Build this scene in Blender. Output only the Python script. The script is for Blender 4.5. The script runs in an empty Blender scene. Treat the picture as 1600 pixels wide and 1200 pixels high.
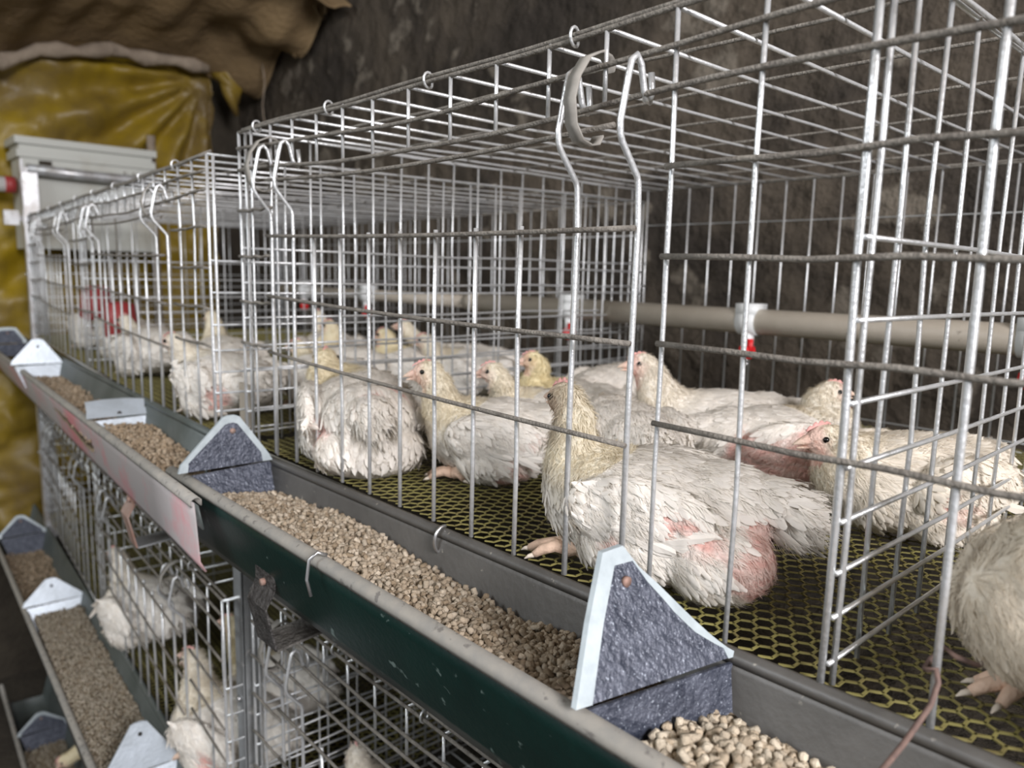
import bpy, math, random
import numpy as np
from mathutils import Matrix, Vector, noise

# ------------------------------------------------------------------ camera, light, exposure
S = 0.357          # one layout unit (camera to cage front) in metres
H0 = 3.9           # camera height above the ground, layout units
SC = bpy.context.scene
COL = SC.collection
RX = np.array([0.67559717, 0.73692249, 0.02266498])    # camera right
DN = np.array([0.12283585, -0.0821952, -0.98901734])   # camera down
FW = np.array([-0.72696617, 0.67096139, -0.14605135])  # camera forward
cam_d = bpy.data.cameras.new('camera'); cam = bpy.data.objects.new('camera', cam_d); COL.objects.link(cam)
M = Matrix.Identity(4)
for r in range(3):
    M[r][0] = RX[r]; M[r][1] = -DN[r]; M[r][2] = -FW[r]
M[2][3] = H0 * S
cam.matrix_world = M
cam_d.sensor_width = 36; cam_d.lens = 36 * 1183.6 / 1600
cam_d.clip_start = 0.01; cam_d.clip_end = 60
cam_d.dof.use_dof = True; cam_d.dof.focus_distance = 1.42 * S; cam_d.dof.aperture_fstop = 7.5
SC.camera = cam

world = bpy.data.worlds.new('world'); SC.world = world; world.use_nodes = True
bg = world.node_tree.nodes['Background']
bg.inputs['Color'].default_value = (0.93, 0.96, 1.0, 1); bg.inputs['Strength'].default_value = 0.27

def area(name, loc, target, sx, sy, power, color):
    l = bpy.data.lights.new(name, 'AREA'); l.shape = 'RECTANGLE'; l.size = sx * S; l.size_y = sy * S
    l.energy = power; l.color = color
    o = bpy.data.objects.new(name, l); COL.objects.link(o)
    a = Vector(loc) * S; b = Vector(target) * S; a.z += H0 * S; b.z += H0 * S
    o.location = a; o.rotation_euler = (b - a).to_track_quat('-Z', 'Y').to_euler()
    return o
area('doorway_daylight', (5.4, -0.7, 2.5), (-1.0, 1.3, -0.4), 2.2, 2.2, 96, (1.0, 0.97, 1.0))
area('window_daylight', (-3.2, -4.2, 2.6), (-3.6, 1.4, -0.6), 3.0, 2.0, 21, (0.92, 0.96, 1.0))
SC.view_settings.view_transform = 'Standard'; SC.view_settings.look = 'None'
SC.view_settings.gamma = 1; SC.view_settings.use_curve_mapping = False
SC.view_settings.exposure = 0.22

# ------------------------------------------------------------------ helpers
def xf(p):
    return (p[0] * S, p[1] * S, (p[2] + H0) * S)

def tag(o, label=None, cat=None, group=None, kind=None):
    if label: o['label'] = label
    if cat: o['category'] = cat
    if group: o['group'] = group
    if kind: o['kind'] = kind
    return o

def empty(name, loc, rz=0.0, label=None, cat=None, group=None):
    """A thing's root: at loc (layout units), turned by rz degrees."""
    o = bpy.data.objects.new(name, None); COL.objects.link(o)
    o.empty_display_size = 0.02
    o.location = xf(loc); o.rotation_euler = (0, 0, math.radians(rz))
    return tag(o, label, cat, group)

class MB:
    """collects geometry, then links it as ONE mesh object"""
    def __init__(s):
        s.V = []; s.F = []; s.FM = []; s.n = 0; s.C = []; s.cc = (1, 1, 1)
    def add(s, V, F, m=0, col=None):
        V = np.asarray(V, float).reshape(-1, 3)
        s.V.append(V)
        n = s.n
        for f in F: s.F.append(tuple(int(i) + n for i in f))
        s.FM += [m] * len(F)
        c = np.asarray(s.cc if col is None else col, float)
        if c.ndim == 1: c = np.tile(c, (len(V), 1))
        s.C.append(c)
        s.n += len(V)
    def box(s, c, d, m=0, R=None):
        c = np.array(c, float); h = np.array(d, float) / 2
        v = np.array([(x, y, z) for x in (-1, 1) for y in (-1, 1) for z in (-1, 1)], float) * h
        if R is not None: v = v @ np.array(R).T
        s.add(v + c, [(0, 1, 3, 2), (4, 6, 7, 5), (0, 4, 5, 1), (2, 3, 7, 6), (0, 2, 6, 4), (1, 5, 7, 3)], m)
    def tube(s, P, r, n=6, m=0, cap=True, col=None):
        P = np.asarray(P, float); k = len(P)
        r = np.full(k, r) if np.isscalar(r) else np.asarray(r, float)
        T = np.gradient(P, axis=0) if k > 2 else np.tile(P[-1] - P[0], (k, 1))
        T /= np.maximum(np.linalg.norm(T, axis=1, keepdims=True), 1e-9)
        a = np.array([0, 0, 1.]) if abs(T[0][2]) < .9 else np.array([1., 0, 0])
        u = np.cross(T[0], a); u /= np.linalg.norm(u)
        V = []
        for i in range(k):
            u = u - T[i] * (u @ T[i]); u /= np.linalg.norm(u); w = np.cross(T[i], u)
            for j in range(n):
                t = 2 * math.pi * j / n
                V.append(P[i] + r[i] * (math.cos(t) * u + math.sin(t) * w))
        F = [(i * n + j, i * n + (j + 1) % n, (i + 1) * n + (j + 1) % n, (i + 1) * n + j) for i in range(k - 1) for j in range(n)]
        if cap: F += [tuple(range(n - 1, -1, -1)), tuple((k - 1) * n + j for j in range(n))]
        s.add(V, F, m, col)
    def rod(s, a, b, r, n=6, m=0): s.tube([a, b], r, n, m)
    def grid(s, fn, nu, nv, m=0, thick=None, col=None):
        V = np.array([fn(i / nu, j / nv) for i in range(nu + 1) for j in range(nv + 1)], float)
        F = [(i * (nv + 1) + j, (i + 1) * (nv + 1) + j, (i + 1) * (nv + 1) + j + 1, i * (nv + 1) + j + 1) for i in range(nu) for j in range(nv)]
        if thick is None: s.add(V, F, m, col); return
        N = len(V); V2 = V + np.array(thick, float)
        F2 = F + [tuple(N + q for q in f[::-1]) for f in F]
        e = [i * (nv + 1) for i in range(nu + 1)]; g = [i * (nv + 1) + nv for i in range(nu + 1)]
        a = list(range(nv + 1)); b = [nu * (nv + 1) + j for j in range(nv + 1)]
        for L in (e, g, a, b):
            F2 += [(L[q], L[q + 1], L[q + 1] + N, L[q] + N) for q in range(len(L) - 1)]
        s.add(np.vstack([V, V2]), F2, m, col)
    def sphere(s, c, r, n=10, m=0, col=None):
        r = np.array([r, r, r] if np.isscalar(r) else r, float); V = []; k = n // 2 + 1
        for i in range(k + 1):
            ph = math.pi * i / k
            for j in range(n):
                t = 2 * math.pi * j / n
                V.append(np.array(c) + r * np.array([math.sin(ph) * math.cos(t), math.sin(ph) * math.sin(t), math.cos(ph)]))
        F = [(i * n + j, (i + 1) * n + j, (i + 1) * n + (j + 1) % n, i * n + (j + 1) % n) for i in range(k) for j in range(n)]
        s.add(V, F, m, col)
    def build(s, name, mats, parent=None, smooth=True, world_loc=True):
        me = bpy.data.meshes.new(name)
        V = np.vstack(s.V) * S
        if parent is None: V = V + np.array([0, 0, H0 * S])
        me.from_pydata(V.tolist(), [], s.F)
        for mt in (mats if isinstance(mats, (list, tuple)) else [mats]): me.materials.append(mt)
        me.polygons.foreach_set('material_index', s.FM)
        me.polygons.foreach_set('use_smooth', [bool(smooth)] * len(s.F))
        at = me.color_attributes.new('Col', 'FLOAT_COLOR', 'POINT')
        C = np.ones((s.n, 4)); C[:, :3] = np.vstack(s.C)
        at.data.foreach_set('color', C.ravel())
        me.update()
        o = bpy.data.objects.new(name, me); COL.objects.link(o)
        if parent is not None: o.parent = parent
        return o

# ------------------------------------------------------------------ materials
def mat(name, base=(.5, .5, .5), rough=.6, metal=0.0, noise_amt=0.0, noise_scale=20, col2=None, bump=0.0, bump_scale=60,
        attr=False, transl=0.0, spec=.5, col3=None, thr=.62, spk_scale=90, coat=0, ramp=(.35, .65)):
    m = bpy.data.materials.new(name); m.use_nodes = True
    nt = m.node_tree; N = nt.nodes; L = nt.links; b = N['Principled BSDF']
    b.inputs['Roughness'].default_value = rough; b.inputs['Metallic'].default_value = metal
    b.inputs['Specular IOR Level'].default_value = spec
    if coat: b.inputs['Coat Weight'].default_value = coat
    tc = N.new('ShaderNodeTexCoord'); src = None
    if attr:
        a = N.new('ShaderNodeAttribute'); a.attribute_name = 'Col'; src = a.outputs['Color']
    else:
        r = N.new('ShaderNodeRGB'); r.outputs[0].default_value = (*base, 1); src = r.outputs[0]
    if col2 is not None:
        nz = N.new('ShaderNodeTexNoise'); nz.inputs['Scale'].default_value = noise_scale; nz.inputs['Detail'].default_value = 6
        nz.inputs['Roughness'].default_value = .65
        L.new(tc.outputs['Object'], nz.inputs['Vector'])
        rp = N.new('ShaderNodeMapRange'); rp.inputs[1].default_value = ramp[0]; rp.inputs[2].default_value = ramp[1]
        L.new(nz.outputs['Fac'], rp.inputs[0])
        mx = N.new('ShaderNodeMix'); mx.data_type = 'RGBA'; L.new(rp.outputs[0], mx.inputs['Factor'])
        L.new(src, mx.inputs['A']); mx.inputs['B'].default_value = (*col2, 1); src = mx.outputs['Result']
    if col3 is not None:
        nz = N.new('ShaderNodeTexNoise'); nz.inputs['Scale'].default_value = spk_scale; nz.inputs['Detail'].default_value = 4
        L.new(tc.outputs['Object'], nz.inputs['Vector'])
        rp = N.new('ShaderNodeMapRange'); rp.inputs[1].default_value = thr; rp.inputs[2].default_value = thr + .06
        L.new(nz.outputs['Fac'], rp.inputs[0])
        mx = N.new('ShaderNodeMix'); mx.data_type = 'RGBA'; L.new(rp.outputs[0], mx.inputs['Factor'])
        L.new(src, mx.inputs['A']); mx.inputs['B'].default_value = (*col3, 1); src = mx.outputs['Result']
    L.new(src, b.inputs['Base Color'])
    if bump:
        nz = N.new('ShaderNodeTexNoise'); nz.inputs['Scale'].default_value = bump_scale; nz.inputs['Detail'].default_value = 8
        L.new(tc.outputs['Object'], nz.inputs['Vector'])
        bp = N.new('ShaderNodeBump'); bp.inputs['Strength'].default_value = bump; bp.inputs['Distance'].default_value = .01
        L.new(nz.outputs['Fac'], bp.inputs['Height']); L.new(bp.outputs[0], b.inputs['Normal'])
    if transl:
        t = N.new('ShaderNodeBsdfTranslucent'); L.new(src, t.inputs[0])
        ms = N.new('ShaderNodeMixShader'); ms.inputs[0].default_value = transl
        L.new(b.outputs[0], ms.inputs[1]); L.new(t.outputs[0], ms.inputs[2]); L.new(ms.outputs[0], N['Material Output'].inputs[0])
    return m

WIRE = mat('galvanised_wire', (.76, .78, .79), .34, .6, col2=(.64, .65, .64), noise_scale=120, bump=.12, bump_scale=400)
ROD = mat('dusty_wire', (.27, .25, .215), .75, .15, col2=(.15, .135, .115), noise_scale=90, bump=.4, bump_scale=500)
GALV = mat('galvanised_sheet', (.55, .61, .67), .42, .35, col2=(.45, .5, .54), noise_scale=30, bump=.1, bump_scale=200)
POST = mat('galvanised_post', (.42, .44, .45), .5, .5, col2=(.30, .31, .31), noise_scale=25, col3=(.62, .62, .6), spk_scale=60)
SHINY = mat('bright_zinc', (.58, .59, .60), .4, .55, col2=(.30, .27, .24), noise_scale=30, ramp=(.42, .7))
NAVY = mat('navy_plate', (.026, .032, .05), .42, .2, col2=(.085, .095, .125), noise_scale=90, col3=(.26, .29, .34), thr=.62, spk_scale=650, bump=.3, bump_scale=300)
RIM = mat('bare_rim', (.45, .51, .53), .5, .2, col2=(.34, .39, .41), noise_scale=60)
GREEN = mat('green_paint', (.001, .017, .014), .42, 0, col2=(.003, .026, .021), noise_scale=14, col3=(.16, .22, .2), thr=.66, spk_scale=75, bump=.06, bump_scale=200)
GREY_IN = mat('grey_plastic', (.072, .069, .063), .42, 0, col2=(.098, .094, .086), noise_scale=18, col3=(.28, .26, .22), thr=.70, spk_scale=150, bump=.05, bump_scale=200)
LIP = mat('dusty_lip', (.25, .245, .225), .7, 0, col2=(.33, .31, .27), noise_scale=50, col3=(.17, .16, .145), thr=.6, spk_scale=120)
PINKF = mat('faded_trough_face', (.36, .335, .33), .6, 0, col2=(.50, .20, .215), noise_scale=4.5, ramp=(.46, .6), bump=.05)
DGREY_IN = mat('green_grey_plastic', (.06, .075, .07), .5, 0, col2=(.10, .115, .11), noise_scale=12)
PELLET = mat('feed_pellet', (.5, .43, .32), .9, 0, attr=True, bump=.4, bump_scale=700, spec=.15)
MASH = mat('feed_mash', (.30, .245, .17), .95, 0, col2=(.22, .17, .11), noise_scale=120, bump=1.0, bump_scale=220, spec=.1)
HEX = mat('yellow_floor_net', (.29, .26, .085), .6, 0, col2=(.16, .12, .055), noise_scale=30, ramp=(.45, .8))
WALLM = mat('rough_concrete', (.088, .073, .056), .95, 0, col2=(.042, .036, .030), noise_scale=3.0, ramp=(.42, .6), col3=(.155, .135, .108), thr=.60, spk_scale=11, bump=2.5, bump_scale=22, spec=.1)
DIRT = mat('dark_dirt', (.035, .028, .02), .95, 0, col2=(.06, .05, .035), noise_scale=8, bump=.6)
DUNG = mat('droppings_tray', (.018, .014, .009), .9, 0, col2=(.05, .04, .025), noise_scale=60, bump=1, bump_scale=80)
TARP = mat('yellow_tarp', (.36, .245, .012), .45, 0, col2=(.17, .115, .04), noise_scale=3.2, ramp=(.38, .66), bump=.25, bump_scale=14, transl=.12)
SACK = mat('brown_sackcloth', (.27, .185, .09), .8, 0, col2=(.17, .115, .058), noise_scale=3, bump=.5, bump_scale=60)
HEM = mat('pale_sack_hem', (.40, .33, .25), .9, 0, col2=(.25, .2, .15), noise_scale=15, bump=.6, bump_scale=60)
WHITEP = mat('dirty_white_plastic', (.52, .53, .485), .5, 0, col2=(.36, .32, .24), noise_scale=5, ramp=(.5, .75))
PIPE = mat('beige_pipe', (.50, .45, .375), .5, 0, col2=(.42, .37, .30), noise_scale=14, col3=(.13, .10, .07), thr=.70, spk_scale=70)
WHITEC = mat('white_clip', (.78, .80, .79), .4)
RED = mat('red_plastic', (.75, .02, .025), .35)
DRED = mat('dull_red_plastic', (.32, .035, .035), .5)
STEEL = mat('steel_pin', (.6, .6, .6), .3, .9)
DUSTST = mat('dusty_strip', (.10, .095, .085), .7, .3, col2=(.20, .19, .17), noise_scale=90, bump=.5, bump_scale=250)
DARKST = mat('dark_strip', (.035, .032, .03), .6, .4, col2=(.10, .095, .09), noise_scale=120, bump=.6, bump_scale=300)
RUST = mat('rusty_strip', (.28, .14, .10), .7, .3, col2=(.36, .28, .24), noise_scale=20)
RUSTW = mat('rusty_tie_wire', (.20, .13, .105), .8, .2, col2=(.12, .08, .07), noise_scale=120)
CLIPM = mat('dusty_clip_band', (.33, .315, .28), .7, .2, col2=(.24, .225, .20), noise_scale=60)
SKIN = mat('bird_skin_down', attr=True, rough=.85, bump=.5, bump_scale=260, spec=.2)
FEATH = mat('feather', attr=True, rough=.9, transl=.22, spec=.1)
EYE = mat('dark_eye', (.004, .004, .004), .12, 0)
BEAK = mat('beak_leg', attr=True, rough=.55, bump=.25, bump_scale=350, spec=.35)

# ------------------------------------------------------------------ the setting
def struct(name, mb, m): return tag(mb.build(name, m, None, smooth=False), kind='structure')

f_ = MB(); f_.box((-2, 0, -H0 - .1), (18, 14, .2)); struct('floor', f_, DIRT)
w_ = MB(); w_.box((-1.5, 3.62, 0.1), (13.6, .3, 8.0)); struct('wall_back', w_, WALLM)
w_ = MB(); w_.box((-8.2, -0.9, 0.1), (.2, 9.3, 8.0)); struct('wall_left', w_, DIRT)
c_ = MB(); c_.box((-2, -.5, 4.3), (13, 8.6, .2)); struct('ceiling', c_, SACK)

def fbm(x, y, z=0.0, o=4):
    return noise.fractal(Vector((x, y, z)), 1.0, 2.0, o)

def sack_edge(y):
    return np.interp(y, [-3, 0, 1.26, 1.5, 2.1, 2.9, 3.1, 3.45], [1.35, 1.42, 1.60, 1.73, 1.85, 1.86, 1.80, 1.78])
# yellow tarpaulin with folds that gather at its tied corner
KY, KZ = 2.95, 1.74
def tarp_pt(u, v):
    y = -2.6 + 5.62 * u; z = -2.35 + 4.2 * v
    top = float(sack_edge(y)) - .01
    z = -2.35 + (top + 2.35) * v
    dy, dz = KY - y, KZ - z; r = math.hypot(dy, dz) + .05; th = math.atan2(dy, dz)
    fold = .11 * math.sin(th * 17 + .8 * math.sin(r * 1.3)) * min(1, r * 1.6) * math.exp(-r * .45)
    fold += .07 * math.sin(y * 5.0 + 1.5 * fbm(y, z)) * math.exp(-max(0, v - .2)) * .7
    x = -7.66 + fold + .10 * fbm(y * 1.3, z * 1.3, 3) + .05 * fbm(y * 4, z * 4, 5)
    return (x, y + .03 * fbm(z * 2, 1, 2), z)
t_ = MB(); t_.grid(tarp_pt, 150, 120, thick=(-.012, 0, 0))
tp = empty('yellow_tarpaulin', (0, 0, 0), 0, 'creased yellow plastic sheet hung across the far end of the room', 'tarpaulin')
t_.build('sheet', TARP, tp)
kn = MB()
for i in range(7):
    a = i * .9
    pts = [(-7.5 + .03 * math.sin(a), KY + .02, KZ + .05), (-7.45 + .06 * math.sin(a), KY + .11 + .05 * math.cos(a), KZ + .10 + .07 * math.sin(a * 2)),
           (-7.45, KY + .19 + .04 * math.sin(a), KZ - .02 - .05 * i / 3), (-7.5, KY + .23 + .02 * math.cos(a), KZ - .17 - .02 * i)]
    kn.tube(pts, [.03, .055, .06, .025], 8)
kn.build('knotted_corner', TARP, tp)

# brown sackcloth slung under the roof at the far end
def sack_pt(u, v):
    y = -2.8 + 6.2 * u
    x = -7.55 + 1.85 * v
    z = sack_edge(y) + .40 * v ** .8 + .05 * math.sin(u * 3.14) * v
    amp = min(1, v * 4)
    z += amp * (.035 * math.sin(y * 7 + 3 * v + 1.5 * fbm(y, x)) + .018 * math.sin(y * 19 - 6 * v) + .05 * fbm(x * 1.5, y * 1.5))
    if u > .86: z += (.10 * math.sin(x * 7) - .10 * abs(math.sin(x * 3.2))) * (u - .86) / .14
    return (x, y, z)
sk = empty('sackcloth_canopy', (0, 0, 0), 0, 'brown sackcloth slung beneath the roof above the yellow sheet', 'cloth')
m_ = MB(); m_.grid(sack_pt, 120, 70, thick=(0, 0, .012)); m_.build('cloth', SACK, sk)
hm = MB()
P = [(-7.45 + .02 * math.sin(i), -2.6 + 5.5 * i / 40, sack_edge(-2.6 + 5.5 * i / 40) - .03 + .012 * math.sin(i * 1.7)) for i in range(41)]
hm.tube(P, [.055 + .018 * math.sin(i * 2.3) for i in range(41)], 10)
hm.build('rolled_hem', HEM, sk)
fl = MB()
for (xa, z0, w, h) in ((-7.15, 2.02, .45, .20), (-6.65, 2.10, .55, .30), (-6.15, 2.22, .4, .22)):
    def fp(u, v, xa=xa, z0=z0, w=w, h=h):
        wd = w * (1 - .75 * v)
        return (xa + wd * (u - .5) + .1 * v, 3.28 + .05 * math.sin(u * 9 + xa) + .03 * v, z0 + .12 - h * v * (1 + .25 * math.sin(u * 7)))
    fl.grid(fp, 12, 12, thick=(0, .012, 0))
fl.build('ragged_flap', SACK, sk)
th = MB()
for (x, z, l) in ((-7.0, 1.85, .55),):
    th.tube([(x + .03 * math.sin(k * 1.3 + x), 3.24, z - l * k / 6) for k in range(7)], .006, 5)
th.build('loose_thread', HEM, sk)

# ------------------------------------------------------------------ cages
WR = .0040
def hexfloor(mb, x0, x1, y0, y1, z, p=.0335, w=.0021, t=.0022):
    """plastic net of hexagons, cells in rows along x"""
    R = p / math.sqrt(3); V = []; F = []
    nj = int((y1 - y0) / (R * 1.5)) + 1; ni = int((x1 - x0) / p) + 1
    ii, jj = np.meshgrid(np.arange(ni), np.arange(nj), indexing='ij')
    cx = (x0 + (ii + .5 * (jj % 2)) * p).ravel(); cy = (y0 + jj * R * 1.5).ravel()
    k = (cx <= x1) & (cy <= y1); cx = cx[k]; cy = cy[k]; n = len(cx)
    ang = [math.radians(90 - 60 * q) for q in range(4)]      # three edges on the +x side
    off = 0; allV = []; allF = []
    for q in range(3):
        a = np.stack([cx + R * math.cos(ang[q]), cy + R * math.sin(ang[q])], 1)
        b = np.stack([cx + R * math.cos(ang[q + 1]), cy + R * math.sin(ang[q + 1])], 1)
        d = (b - a) / R; nn = np.stack([-d[:, 1], d[:, 0]], 1) * w
        a = a - d * w * .5; b = b + d * w * .5
        ring = [a + nn, b + nn, b - nn, a - nn]
        top = [np.c_[r_, np.full(n, z)] for r_ in ring]; bot = [np.c_[r_, np.full(n, z - t)] for r_ in ring]
        V = np.stack(top + bot, 1).reshape(-1, 3)
        base = np.arange(n)[:, None] * 8 + off
        for f in ((3, 2, 1, 0), (0, 1, 5, 4), (2, 3, 7, 6)):
            allF.append(base + np.array(f))
        allV.append(V); off += n * 8
    mb.add(np.vstack(allV), np.vstack(allF).tolist())

def wob(a, b, k=7, amp=.0018, seed=0):
    a = np.array(a, float); b = np.array(b, float); rs = np.random.RandomState(seed)
    t = np.linspace(0, 1, k)[:, None]; P = a + (b - a) * t
    P[1:-1] += rs.normal(0, amp, (k - 2, 3)); return P

def hook(mb, x, k, ztop, yo=0.0):
    """a door bar: straight up, a kink outwards, then bent back over the frame wire"""
    q = lambda dy, z: (x, yo + dy, ztop + (z - .404) * k)
    P = [q(.0, -.555), q(0, -.2), (x + .003, yo, ztop + (.08 - .404) * k), q(.0, .145), q(-.004, .156), q(-.044, .204), q(-.050, .216), q(-.051, .235), q(-.036, .305), q(-.030, .328),
         q(-.018, .338), q(-.006, .326), q(.004, .288), q(.010, .274), q(.018, .272), q(.024, .288), q(.020, .318)]
    mb.tube(P, WR * 1.35, 8)

def cage(name, loc, rz, label, x0, x1, Ht, depth, pitch, parts, doors, floor, sag=.03, group=None, seed=1, detail=True, heavy=(), bars=None):
    """a wire battery cage; local x along the front, y into the cage, z=0 at its floor"""
    k = Ht / .969; zt = Ht
    Z = lambda w: (w + .565) * k                       # heights measured on the nearest cage
    root = empty(name, loc, rz, label, 'cage', 'wire battery cages in two tiers')
    fr = MB()
    segs = []; xs = x0
    for (a, b) in doors: segs.append((xs, a)); xs = b
    segs.append((xs, x1))
    def sg(x, amp):
        for (a, b) in zip(parts[:-1], parts[1:]):
            if a <= x <= b:
                t = (x - a) / (b - a); return -amp * math.sin(math.pi * min(1, t * 1.05)) ** 1.5
        return 0
    for (zz, amp, yy, r) in ((.404, .35, 0, WR * 1.25), (.413, .15, .012, WR * 1.2), (.354, 1.0, -.006, WR * 1.25), (.29, 1.0, -.004, WR * 1.3)):
        xx = np.linspace(x0, x1, 46)
        fr.tube([(x, yy, Z(zz) + sg(x, sag * amp) + .002 * math.sin(x * 9 + zz * 50)) for x in xx], r, 8, m=1)
    for (a, b) in segs:
        for zz in (.168, .03, -.108, -.238):
            if b - a > .05: fr.tube(wob((a, -.008, Z(zz)), (b + (.0 if b >= x1 else .02), -.008, Z(zz)), seed=seed), WR * 1.2, 8, m=1)
    if bars is None:
        nb = int(round((x1 - x0) / pitch)); bars = [x0 + i * (x1 - x0) / nb for i in range(nb + 1)]
    for i, x in enumerate(bars):
        ind = any(a + .01 < x < b - .01 for a, b in doors)
        if ind: fr.rod((x, 0, Z(.29) + sg(x, sag)), (x, 0, Z(.404) + sg(x, sag * .35)), WR * 1.05, 7)
        else:
            hv = any(abs(x - h) < .07 for h in heavy)
            fr.tube(wob((x, 0, 0), (x, 0, zt), 5, .0015, seed + i), WR * (1.28 if hv else 1.05), 8)
    for p_ in parts:
        for dy in (0, .016): fr.tube(wob((p_ + dy * .6, dy, 0), (p_ + dy * .6, dy, zt), 5, .001, seed), WR * 1.2, 8)
    fr.build('front_panel', [WIRE, ROD], root)
    # top
    tpn = MB()
    for i, x in enumerate(bars):
        tpn.tube(wob((x, 0, zt + sg(x, sag * .3)), (x, depth, zt), 5, .003, seed + 50 + i), WR, 6)
    y = 0.22
    while y < depth + .01:
        tpn.tube(wob((x0, y, zt + .006), (x1, y, zt + .006), 12, .003, int(y * 100)), WR * .95, 6, m=1); y += .302
    tpn.rod((x0, depth, zt), (x1, depth, zt), WR * 1.3, 6, 1)
    tpn.build('top_panel', [WIRE, ROD], root)
    # back
    bk = MB(); n2 = int((x1 - x0) / .117)
    for i in range(n2 + 1):
        x = x0 + i * (x1 - x0) / n2; bk.rod((x, depth, 0), (x, depth, zt), WR, 6)
    for zz in (0.02, .83): bk.rod((x0, depth, zz * zt), (x1, depth, zz * zt), WR * .8, 6)
    bk.build('back_panel', [WIRE, ROD], root)
    # partitions
    for pi, px in enumerate(parts):
        pm = MB(); ny = int(depth / .118)
        for i in range(ny + 1):
            yy = i * depth / ny; pm.tube(wob((px, yy, 0), (px, yy, zt), 4, .002, seed + i), WR * (1.3 if i == 0 else 1), 6)
        for zz in (.404, .055, -.052, -.162, -.25, -.325, -.398, -.462, -.53):
            pm.tube(wob((px + .008, 0, Z(zz)), (px + .008, depth, Z(zz)), 6, .0025, seed), WR, 6)
        pm.build('partition', [WIRE, ROD], root)
    # floor
    fm = MB()
    if floor == 'hex': hexfloor(fm, x0, x1, 0.03, depth, 0)
    else:
        n3 = int(depth / .055)
        for i in range(n3 + 1): fm.rod((x0, i * depth / n3, 0), (x1, i * depth / n3, 0), WR * .9, 5)
        n4 = int((x1 - x0) / .12)
        for i in range(n4 + 1): fm.rod((x0 + i * (x1 - x0) / n4, 0, -.006), (x0 + i * (x1 - x0) / n4, depth, -.006), WR * .9, 5)
    fm.build('floor_net' if floor == 'hex' else 'floor_grid', HEX if floor == 'hex' else WIRE, root, smooth=False)
    for yy in (.0, depth * .5, depth):
        pass
    rail = MB(); rail.rod((x0, .0, -.012), (x1, .0, -.012), WR * 1.5, 6); rail.rod((x0, depth, -.012), (x1, depth, -.012), WR * 1.5, 6)
    rail.rod((x0, depth * .5, -.02), (x1, depth * .5, -.02), .012, 6)
    rail.build('floor_rail', WIRE, root)
    # doors
    for (a, b) in doors:
        d = MB(); a += .02; b -= .05; n5 = int(round((b - a) / (pitch * .955)))
        for i in range(n5 + 1):
            x = a + i * (b - a) / n5
            if i in (0, 1, n5 - 1, n5): hook(d, x, k, zt, -.010)
            else: d.tube(wob((x, -.016, Z(-.555)), (x, -.016, Z(.085)), 4, .001, i), WR * 1.2, 8)
        for zz0, zz1 in ((.245, .238), (.087, .074), (-.084, -.111), (-.247, -.281)):
            pts = [(a - (.05 if zz0 > .2 else .0) + (b + .01 - a) * t, -.026 + (.028 if zz0 > .2 else 0) - (.03 if zz0 > .2 else 0) * 1, Z(zz0 + (zz1 - zz0) * t - (.018 if zz0 > .2 else .006) * math.sin(math.pi * t))) for t in np.linspace(0, 1, 12)]
            d.tube(pts, WR * 1.2, 8, m=1)
        dd = d.build('door', [WIRE, ROD], root)
        for x in (a - .02, b - .10):
            c = MB(); path = [(.03, .338), (.034, .352), (.022, .362), (.0, .366), (-.03, .352), (-.055, .318), (-.066, .28), (-.06, .24), (-.042, .216), (-.02, .21), (.0, .214), (.008, .228)]
            N = len(path); V = []
            for (yy, z_) in path:
                for dx in (-.013, .013): V.append((x + dx, yy - .006, Z(z_)))
            for i, (yy, z_) in enumerate(path):
                cy, cz = -.01, .288; dv = np.array([cy - yy, cz - z_]); dv /= np.linalg.norm(dv); dv *= .0035
                for dx in (-.013, .013): V.append((x + dx, yy - .006 + dv[0], Z(z_) + dv[1]))
            F = []; K = 2 * N
            for i in range(N - 1):
                q = 2 * i
                F += [(q, q + 1, q + 3, q + 2), (K + q, K + q + 2, K + q + 3, K + q + 1), (q, q + 2, K + q + 2, K + q), (q + 1, K + q + 1, K + q + 3, q + 3)]
            c.add(V, F); c.build('door_clip', CLIPM, dd)
    # wire rings tying the top panel to the front
    rs = np.random.RandomState(seed)
    for j, x in enumerate(np.arange(x0 + .11, x1, (x1 - x0) / 9)):
        r = MB(); zc = Z(.408) + sg(x, sag * .25)
        r.tube([(x + .01 * math.sin(t * .5), .006 + .015 * math.cos(t), zc + .016 * math.sin(t)) for t in np.linspace(.4, 6.6, 14)], WR * .75, 6)
        r.build('tie_ring', WIRE, root)
    return root

NEARX0, NEARX1 = -2.34, 1.48
BARS = [-2.34, -2.252, -2.123, -1.99, -1.855, -1.722, -1.585, -1.44, -1.29, -1.147, -1.005, -.872, -.732, -.583, -.43] + [-.287 + .1434 * i for i in range(13)]
FARO = (-2.431, .935)
cage('battery_cage', (0, 1, -.565), 0, 'nearest upper wire cage, holding the white chickens behind the front feed trough', NEARX0, NEARX1, .969, 2.03, .1415, (-2.34, -.43, 1.48), ((-2.13, -.735), (-.02, 1.27)), 'hex', heavy=(-.287,), bars=BARS)
cage('battery_cage', (0, 1, -2.03), 0, 'lower wire cage with a bare wire grid floor, under the green trough', NEARX0, NEARX1, .969, 2.03, .1415, (-2.34, -.43, 1.48), ((-2.13, -.735), (-.02, 1.27)), 'wire', seed=5, bars=BARS)
cage('battery_cage', (FARO[0], FARO[1], -.565), -4.13, 'upper wire cage at the far left, in front of the white box', -4.38, 0, .905, 2.0, .16, (-4.38, -2.2, 0), ((-3.78, -2.52), (-1.87, -.40)), 'hex', sag=.02, seed=9)
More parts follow.
